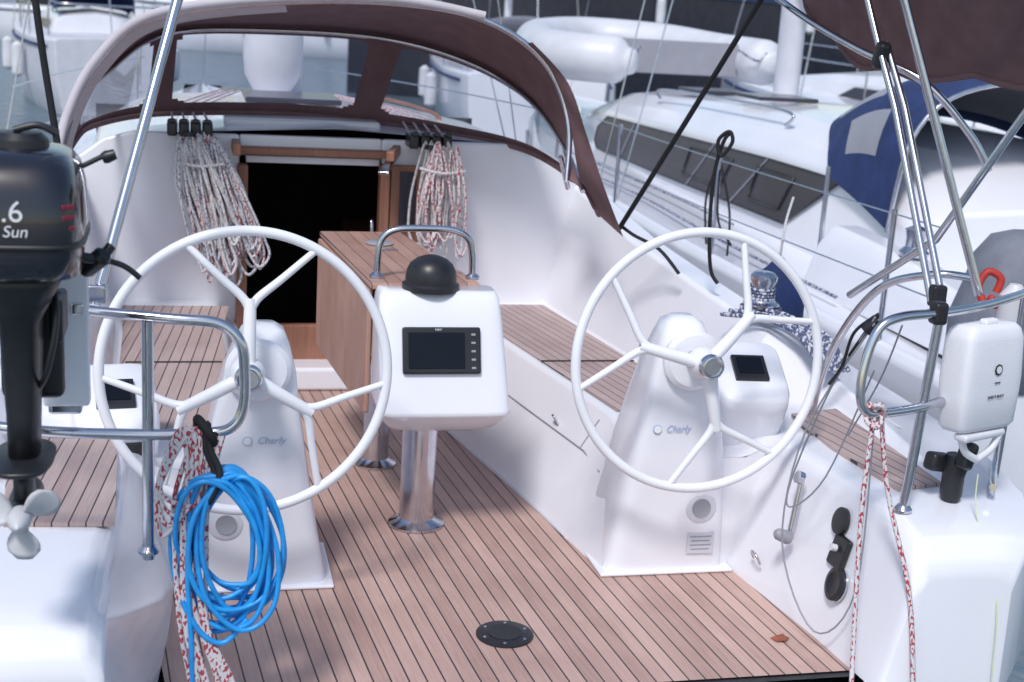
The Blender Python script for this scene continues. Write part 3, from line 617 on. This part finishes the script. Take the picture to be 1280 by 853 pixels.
# ------------------------------------------------ bimini + struts
bi=empty('bimini_top')
lower=[(1.24,.75,2.12),(1.33,.62,1.95),(1.40,.50,1.84),(1.46,.30,1.795),(1.58,.05,1.80),(1.75,-.10,1.795),(2.0,-.35,1.80)]
mid=[(1.10,.60,2.25),(1.25,.45,2.12),(1.35,.30,2.0),(1.45,.10,1.95),(1.55,-.10,1.96),(1.72,-.25,1.97),(1.95,-.5,1.98)]
upper=[(.9,.4,2.35),(1.05,.25,2.28),(1.15,.1,2.22),(1.25,-.1,2.2),(1.4,-.3,2.2),(1.55,-.45,2.2),(1.8,-.7,2.2)]
lc,mc,uc=crv(lower,6),crv(mid,6),crv(upper,6)
secs=[]
for t in range(0,13):
    k=t/12; row=[]
    for i in range(len(lc)):
        a=lc[i].lerp(mc[i],k);b=mc[i].lerp(uc[i],k); p=a.lerp(b,k)+Vector((.010*math.sin(i*.9+t*.5),-.018*math.sin(i*1.1-t*.4),.014*math.sin(i*.8+t*.7)))
        row.append(p)
    secs.append(row)
loft('canvas',secs,CANVAS,bi); tube('hem',secs[0],.012,CANVAS,bi,smooth_n=0)
tube('strut_aft',[(1.535,-.32,1.13),(1.203,-.20,2.04),(1.02,-.13,2.5)],.0145,CHROME,bi,smooth_n=0)
tube('strut_mid',[(1.30,-.43,1.13),(1.275,-.1,1.70),(1.25,.02,1.90),(1.22,.2,2.2)],.0115,CHROME,bi,smooth_n=0)
tube('strut_mid_2',[(1.335,-.44,1.13),(1.31,-.1,1.70),(1.28,.02,1.90)],.0115,CHROME,bi,smooth_n=0)
tube('strut_cross',[(1.38,.25,1.0),(1.486,-.1,1.27),(1.613,-.3,1.705),(1.66,-.38,1.86)],.0135,CHROME,bi,smooth_n=0)
tube('bow_tube',[(1.10,.95,2.15),(1.20,.55,1.98),(1.30,.25,1.87),(1.45,.05,1.78),(1.6,-.03,1.62),(1.68,-.05,1.50)],.0125,CHROME,bi)
box('strut_clamp',(1.262,.01,1.86),(.045,.05,.09),BLACK,bi,rot=(.3,0,0),bev=.015)
box('strut_joint',(1.315,-.435,1.15),(.05,.04,.07),BLACK,bi,bev=.01)
tube('strut_port',[(-1.19,-.56,1.13),(-.983,-.2,1.91),(-.86,.01,2.37)],.0150,CHROME,bi,smooth_n=0)
box('strut_port_foot',(-1.185,-.55,1.16),(.05,.04,.05),CHROME,bi,bev=.008)
multitube('bimini_strap',[([(.90,1.50,1.02),(.99,1.08,1.50),(1.09,.64,2.02),(1.14,.42,2.27)],False)],.011,RUB)
multitube('bimini_strap',[([(-1.24,-.5,1.25),(-1.285,-.42,1.52),(-1.335,-.40,1.9),(-1.36,-.38,2.3)],False)],.010,RUB)
multitube('lashing_line',[([(1.20,1.05,1.50),(1.17,1.06,1.46),(1.15,1.08,1.32),(1.16,1.1,1.1),(1.19,1.12,.92),(1.22,1.1,.86)],False),([(1.185,1.05,1.50),(1.195,1.03,1.46),(1.16,1.05,1.40),(1.15,1.07,1.46)],True),([(.91,1.52,1.03),(.95,1.45,1.0),(1.05,1.38,.95),(1.12,1.3,.86)],False)],.008,RUB)

# ------------------------------------------------ neighbouring sailboat
nb=empty('sailboat')
def ns_(y,half,zd,ib):
    cx=3.95
    return [(cx-half*.85,y,-.6),(cx-half,y,0.1),(cx-half,y,zd),(cx-half+.03,y,zd+.05),(cx-half+.07,y,zd+.05),(cx-half+.09,y,zd),(cx,y,zd+.02),(cx+half-.09,y,zd),(cx+half,y,zd+.03),(cx+half,y,.1),(cx+half*.85,y,-.6)]
loft('hull',[ns_(.9,1.65,.42,0),ns_(2,1.74,.45,0),ns_(4,1.80,.48,0),ns_(7,1.75,.52,0),ns_(9,1.55,.58,0),ns_(11,1.1,.66,0),ns_(12.5,.6,.72,0),ns_(13.5,.1,.78,0)],GEL,nb,cap0=True,bev=.02)
def cs_(y,w,zt,zb=.48):
    cx=3.95; k=w
    return [(cx-.98*k,y,zb),(cx-.88*k,y,zb+(zt-zb)*.64),(cx-.80*k,y,zb+(zt-zb)*.78),(cx-.6*k,y,zb+(zt-zb)*.92),(cx,y,zt),(cx+.6*k,y,zb+(zt-zb)*.92),(cx+.88*k,y,zb+(zt-zb)*.64),(cx+.98*k,y,zb)]
loft('coachroof',[cs_(2.7,1,.98),cs_(3.1,1,1.16),cs_(3.6,1,1.32),cs_(5,1,1.36),cs_(7,.98,1.30),cs_(9,.92,1.20),cs_(10.2,.75,.98),cs_(11,.5,.72)],GEL,nb,cap0=True,bev=.03)
def nwin(y,t):
    w=1.0 if y<5 else 1-.01*(y-5); 
    if y>7: w=.98-.03*(y-7)
    x0,x1=3.95-.98*w,3.95-.88*w; zt=1.36-.035*max(0,y-5)
    return (x0+(x1-x0)*t/.64-.018,y,.48+(zt-.48)*t)
top=[];bot=[]
ys=[9.1,8.9,8.0,7,6,5,4.4,3.95]
for i,y in enumerate(ys):
    tt=.58; tb=.15
    if i==0: tt=.42;tb=.24
    top.append(nwin(y-.30*(i/7),tt)); bot.append(nwin(y+.35*(i/7),tb))
addmesh('side_window',top+bot,[(i,i+1,len(ys)+i+1,len(ys)+i) for i in range(len(ys)-1)],WGL,nb)
tube('window_rim',top+bot[::-1],.008,BLACK,nb,smooth_n=0,closed=True)
for k in(2,4,5):
    tube('window_divider',[Vector(top[k])+Vector((-.004,0,0)),Vector(bot[k])+Vector((-.004,0,0))],.008,GREY,nb,smooth_n=0)
for a,b in((6.3,5.4),(4.9,4.3)):
    P=[]
    for y,t in((a,.50),(b,.50),(b+.12,.24),(a+.05,.24)):
        x,yy,z=nwin(y,t); P.append((x-.006,yy,z))
    tube('opening_port_frame',P,.010,BLACK,nb,smooth_n=0,closed=True)
box('roof_hatch',(3.6,6.0,1.345),(.5,.5,.03),WGL,nb,bev=.01); box('roof_hatch_2',(3.7,7.6,1.28),(.5,.5,.03),WGL,nb,bev=.01)
tube('roof_rail',[(3.2,4.9,1.22),(3.2,5.0,1.32),(3.24,7.6,1.27),(3.24,7.7,1.18)],.012,CHROME,nb)
sh=empty('spray_hood')
Hb=[(3.0,2.95,.80),(3.06,2.9,1.35),(3.35,2.9,1.62),(3.95,2.9,1.70),(4.55,2.9,1.62),(4.85,2.9,1.4),(4.9,2.95,.8)]
Hf=[(3.0,3.75,1.00),(3.10,4.0,1.16),(3.4,4.5,1.32),(3.95,4.6,1.36),(4.5,4.5,1.32),(4.75,4.0,1.18),(4.88,3.75,1.0)]
hb,hf=crv(Hb,6),crv(Hf,6)
secs=[]
for k in range(13):
    t=k/12; secs.append([hb[i].lerp(hf[i],t)+Vector((0,0,.15*math.sin(math.pi*t)*math.sin(math.pi*min(1,max(0,(i+1)/(len(hb)+1)))))) for i in range(len(hb))])
o=loft('hood',secs,NAVY,sh); o.data.materials.append(GREY)
nn=len(hb)-1
for idx,p in enumerate(o.data.polygons):
    i,j=divmod(idx,nn)
    if 6<=i<=10 and (10<=j<=16 or 19<=j<=25): p.material_index=1
    if 4<=i<=8 and 4<=j<=7: p.material_index=1
tube('hood_bow',[p+Vector((0,-.01,-.01)) for p in hb],.014,CHROME,sh,smooth_n=0)
for y,x in((1.6,2.28),(3.6,2.20),(5.6,2.2),(7.6,2.27),(9.6,2.6)):
    tube('stanchion',[(x,y,.46),(x+.0,y,1.12)],.0145,CHROME,nb,smooth_n=0)
tube('stanchion_gate',[(2.62,3.0,.46),(2.62,3.0,1.15)],.0145,CHROME,nb,smooth_n=0)
for z in(1.10,.78):
    multitube('guard_wires',[([(2.3,1.2,z),(2.28,1.6,z),(2.20,3.6,z),(2.2,5.6,z),(2.27,7.6,z),(2.6,9.6,z+.05),(3.7,12.8,z+.2)],False)],.004,CHROME,nb)
tube('bow_gate',[(2.25,7.3,.5),(2.25,7.3,1.12),(2.25,6.9,1.12),(2.25,6.9,.5)],.016,FEND,nb,smooth_n=0)
tube('rub_rail',[(2.19,1.0,.30),(2.14,4,.36),(2.19,7,.40),(2.39,9,.46),(2.84,11,.54)],.016,GREY,nb)
mast=[[(3.95+.10*math.cos(a*math.pi/8),6.6+.14*math.sin(a*math.pi/8),z) for a in range(16)] for z in(1.3,15)]
loft('mast',mast,LGREY,nb,closed=True)
tube('boom',[(3.95,6.4,2.35),(3.95,2.4,2.45)],.14,LGREY,nb,smooth_n=0)
multitube('rigging',[([(2.3,6.4,.5),(3.9,6.6,9)],False),([(2.35,6.0,.5),(3.9,6.6,7)],False),([(3.95,13.3,.8),(3.95,6.6,14)],False)],.006,CHROME,nb)
loft('cockpit_coaming',[[(2.52,y,.46),(2.60,y,.46+h*.7),(2.68,y,.46+h),(2.85,y,.46+h),(2.92,y,.46)] for y,h in((1.0,.18),(1.8,.28),(2.4,.34),(2.9,.36),(3.0,.36))],GEL,nb,cap0=True,cap1=True,bev=.03)
lathe('neighbour_winch',[(.075,0),(.08,.02),(.05,.05),(.05,.10),(.06,.14),(.02,.16)],CHROME,nb,loc=(2.76,2.2,.79))
multitube('deck_line',[([(2.4,8,.56),(2.5,6,.55),(2.42,4,.54),(2.45,2.4,.52)],False),([(2.62,8.4,.60),(2.7,6,.58),(2.66,4.4,.58)],False)],.010,ROPEN,nb)
multitube('hanging_lines',[([(2.2,3.6,1.1),(2.25,3.5,.8),(2.22,3.4,.55)],False),([(2.2,3.62,1.1),(2.17,3.7,.85),(2.24,3.8,.55)],False),([(2.2,3.6,1.1),(2.2,3.55,.75),(2.28,3.5,.6)],False)],.007,RUB,nb)
cv=empty('covered_outboard')
GC=M('grey_canvas',(.19,.20,.24),.8,bump=.6,bscale=14,var=.2)
loft('grey_cover',[rrect(2.62+.02*math.sin(z*9),1.05,hx,hy,z,3,28) for z,hx,hy in((.42,.16,.16),(.55,.24,.22),(.72,.26,.25),(.88,.23,.22),(1.0,.20,.19),(1.09,.13,.13),(1.12,.05,.05))],GC,cv,closed=True,cap1=True)
rr=empty('horseshoe_buoy'); tube('ring',[(1.76,.0,1.04),(1.75,.02,1.09),(1.78,.02,1.14),(1.82,.0,1.12),(1.81,.0,1.07)],.014,RED,rr); box('ring_strap',(1.79,-.02,1.04),(.05,.03,.04),RED,rr,rot=(0,.4,0),bev=.01)
lathe('white_buoy_light',[(.045,0),(.05,.02),(.05,.12),(.02,.16)],FEND,None,loc=(1.85,-.05,.95))
fe=lathe('fender',[(.03,-.36),(.12,-.30),(.135,-.2),(.135,.0),(.11,.07),(.05,.13),(.02,.17)],NAVY,None,loc=(1.70,1.55,.72)); fe.name='fender'
tube('fender_line',[(1.70,1.55,.88),(1.72,1.57,1.05),(1.9,1.9,1.12)],.006,ROPEW,fe).matrix_parent_inverse=Matrix.Translation((-1.70,-1.55,-.72))
# ------------------------------------------------ dinghy on foredeck
dg=empty('inflatable_dinghy')
def coned(pts,r,name):
    P=crv(pts,8); secs=[]; n=24
    def ring(p,t,k):
        a=t.cross(Vector((0,0,1))).normalized(); b=a.cross(t)
        return [p+a*r*k*math.cos(2*math.pi*j/n)+b*r*k*math.sin(2*math.pi*j/n) for j in range(n)]
    prof=((.05,.97),(.10,.85),(.14,.62),(.16,.58),(.22,.5),(.24,.35),(.25,.02))
    t0=(P[0]-P[1]).normalized(); t1=(P[-1]-P[-2]).normalized()
    for d,k in prof[::-1]: secs.append(ring(P[0]+t0*d,-t0,k))
    for i,p in enumerate(P):
        t=(P[min(i+1,len(P)-1)]-P[max(i-1,0)]).normalized(); secs.append(ring(p,t,1))
    for d,k in prof: secs.append(ring(P[-1]+t1*d,t1,k))
    loft(name,secs,FEND,dg,closed=True,cap0=True,cap1=True)
coned([(3.15,8.95,1.46),(2.75,9.25,1.47),(2.65,9.9,1.50),(2.9,10.9,1.56),(3.6,11.5,1.6),(4.4,11.1,1.58),(4.75,10.2,1.52),(4.85,9.2,1.50)],.235,'tube')
poly('floor',[(3.1,9.3,1.38),(2.8,10,1.38),(3.0,11,1.42),(4.2,11,1.42),(4.6,9.5,1.38)],GREY,dg,.03)
box('transom',(3.95,9.35,1.50),(1.35,.05,.34),GREY,dg,rot=(0,0,.02),bev=.01)
for x,y in((3.15,8.95),(4.85,9.2)):
    pass
for x in(3.35,4.7): tube('grab_line',[(x-.2,9.05,1.62),(x,9.0,1.52),(x+.1,9.0,1.60)],.012,ROPEN,dg)
# ------------------------------------------------ background boats
def farboat(x,y,L_,W,rot,hullmat,h,mastz,cab=True,name='sailboat'):
    e=empty(name)
    secs=[]
    for t,w in((0,.74),(.03,.82),(.15,.93),(.3,.99),(.45,1),(.6,.92),(.75,.72),(.88,.42),(.96,.17),(1,.03)):
        yy=-L_/2+t*L_; hw=W/2*w; zz=h+.25*t*t
        secs.append([(-hw*.6,yy,-1.1),(-hw*.9,yy,-.45),(-hw,yy,0.1),(-hw*1.02,yy,zz-.5),(-hw*.96,yy,zz-.46),(0,yy,zz-.42),(hw*.96,yy,zz-.46),(hw*1.02,yy,zz-.5),(hw,yy,.1),(hw*.9,yy,-.45),(hw*.6,yy,-1.1)])
    loft('hull',secs,hullmat,e,cap0=True,bev=.03)
    for s in(-1,1):
        tube('hull_stripe',[(s*(W/2*w*1.012+.01),-L_/2+t*L_,h-.62+.25*t*t) for t,w in((.03,.82),(.15,.93),(.3,.99),(.45,1),(.6,.92),(.75,.72),(.88,.42))],.03,NAVY,e)
        for t in(.25,.5):
            lathe('hull_fender',[(.02,-.35),(.11,-.28),(.12,0),(.11,.25),(.03,.32)],FEND,e,loc=(s*(W/2+.12),-L_/2+t*L_,h-.95))
    if cab:
        secs=[]
        for t,w,z in((.26,.54,.40),(.30,.56,.48),(.45,.56,.5),(.58,.50,.46),(.68,.40,.36),(.76,.26,.16),(.80,.12,.05)):
            yy=-L_/2+t*L_; hw=W/2*w; b0=h-.5
            secs.append([(-hw*1.12,yy,b0),(-hw*1.02,yy,b0+z*.7),(-hw*.88,yy,b0+z*.93),(0,yy,b0+z*1.08),(hw*.88,yy,b0+z*.93),(hw*1.02,yy,b0+z*.7),(hw*1.12,yy,b0)])
        loft('cabin',secs,GEL,e,cap0=True,bev=.04)
        for s in(-1,1):
            hw=W/2*.56
            addmesh('cabin_window',[(s*(hw*1.10+.012),-L_*.18,h-.39),(s*(hw*1.05+.012),-L_*.18,h-.22),(s*(hw*1.05+.012),0,h-.21),(s*(hw*1.10+.012),0.03*L_,h-.37)],[(0,1,2,3)],WGL,e)
        ha=crv([(-W*.27,-L_*.24,h-.1),(-W*.24,-L_*.25,h+.35),(0,-L_*.25,h+.5),(W*.24,-L_*.25,h+.35),(W*.27,-L_*.24,h-.1)],6)
        hc=crv([(-W*.27,-L_*.15,h-.1),(-W*.24,-L_*.12,h+.0),(0,-L_*.10,h+.06),(W*.24,-L_*.12,h+.0),(W*.27,-L_*.15,h-.1)],6)
        loft('spray_hood',[[ha[i].lerp(hc[i],k/5)+Vector((0,0,.12*math.sin(math.pi*k/5))) for i in range(len(ha))] for k in range(6)],random.choice([NAVY,CANVAS,LGREY]),e)
    if mastz:
        tube('mast',[(0,L_*.05,h-.1),(0,L_*.05,mastz)],.08,LGREY,e,smooth_n=0)
        tube('boom',[(0,L_*.05,h+1.0),(0,-L_*.33,h+1.05)],.13,random.choice([NAVY,FEND,CANVL]),e,smooth_n=0)
        multitube('rigging',[([(0,L_*.5,h-.2),(0,L_*.05,mastz)],False),([(-W/2,L_*.03,h-.5),(0,L_*.05,mastz)],False),([(W/2,L_*.03,h-.5),(0,L_*.05,mastz)],False),([(0,-L_*.48,h-.4),(0,L_*.05,mastz)],False)],.012,CHROME,e)
        multitube('guard_wires',[([(-W/2*.9,-L_*.45,h+.1),(-W/2,0,h+.15),(-W*.2,L_*.4,h+.3)],False),([(W/2*.9,-L_*.45,h+.1),(W/2,0,h+.15),(W*.2,L_*.4,h+.3)],False)],.012,CHROME,e)
        tube('pushpit',[(-W*.38,-L_*.40,h-.45),(-W*.38,-L_*.42,h+.15),(-W*.33,-L_*.49,h+.15),(0,-L_*.50,h+.15),(W*.33,-L_*.49,h+.15),(W*.38,-L_*.42,h+.15),(W*.38,-L_*.40,h-.45)],.018,CHROME,e)
        for s in(-1,1):
            for t in(-.3,-.1,.12,.28): tube('stanchion',[(s*W/2*(.95-.9*max(0,t)),t*L_,h-.5),(s*W/2*(.95-.9*max(0,t)),t*L_,h+.12)],.015,CHROME,e,smooth_n=0)
    e.location=(x,y,0); e.rotation_euler=(0,0,rot)
    return e
farboat(-9.5,52,9,3,1.2,GEL,1.2,12)
farboat(-3.0,26.0,8,2.7,.2,LGREY,1.3,12)
farboat(5.6,24,10,3.2,-.12,GEL,1.2,13)
farboat(9.6,14.5,12,3.4,.1,GEL,1.25,14)
farboat(10.5,30,15,3.8,1.45,DHULL,2.9,15)
farboat(16,20,12,3.6,.2,GEL,1.4,14)
farboat(21,29,12,3.6,1.2,DHULL,2.0,14)
farboat(1.5,50,12,3.6,1.4,GEL,1.6,14)
farboat(-6,80,16,3.6,1.5,DHULL,1.8,14)
farboat(14,45,12,3.6,1.3,GEL,1.6,14)
box('quay',(10,110,.3),(300,10,2.2),QUAY,None,bev=.1).name='quay'
addmesh('water',[(-900,-300,-.52),(900,-300,-.52),(900,1500,-.52),(-900,1500,-.52)],[(0,1,2,3)],WATER)

# ------------------------------------------------ light & camera
w=bpy.data.worlds.new('World'); S.world=w; w.use_nodes=True; nt=w.node_tree
sky=nt.nodes.new('ShaderNodeTexSky'); sky.sky_type='NISHITA'; sky.sun_disc=False
el,az=math.radians(54),math.radians(212)
sky.sun_elevation=el; sky.sun_rotation=az; sky.air_density=1.3; sky.dust_density=1.4
bg=nt.nodes['Background']; bg.inputs['Strength'].default_value=.145
nt.links.new(sky.outputs['Color'],bg.inputs['Color'])
sd=Vector((math.sin(az)*math.cos(el),math.cos(az)*math.cos(el),math.sin(el)))
sl=bpy.data.lights.new('sun','SUN'); sl.energy=2.5; sl.angle=math.radians(11); sl.color=(1,.98,.97)
so=bpy.data.objects.new('sun',sl); S.collection.objects.link(so); so.rotation_euler=sd.to_track_quat('Z','Y').to_euler()

cam=bpy.data.cameras.new('camera'); co=bpy.data.objects.new('camera',cam); S.collection.objects.link(co); S.camera=co
th,ps,ro=math.radians(14),math.radians(14),math.radians(3.5)
F=Vector((math.sin(ps)*math.cos(th),math.cos(ps)*math.cos(th),-math.sin(th)))
R=Vector((math.cos(ps),-math.sin(ps),0)); U=R.cross(F)
R2=R*math.cos(ro)+U*math.sin(ro); U2=U*math.cos(ro)-R*math.sin(ro)
m=Matrix((R2,U2,-F)).transposed().to_4x4(); m.translation=Vector((-.966,-4.156,1.96)); co.matrix_world=m
cam.sensor_width=36; cam.lens=1700/1280*36; cam.clip_end=4000; cam.clip_start=.05
cam.dof.use_dof=True; cam.dof.focus_distance=4.4; cam.dof.aperture_fstop=3.6
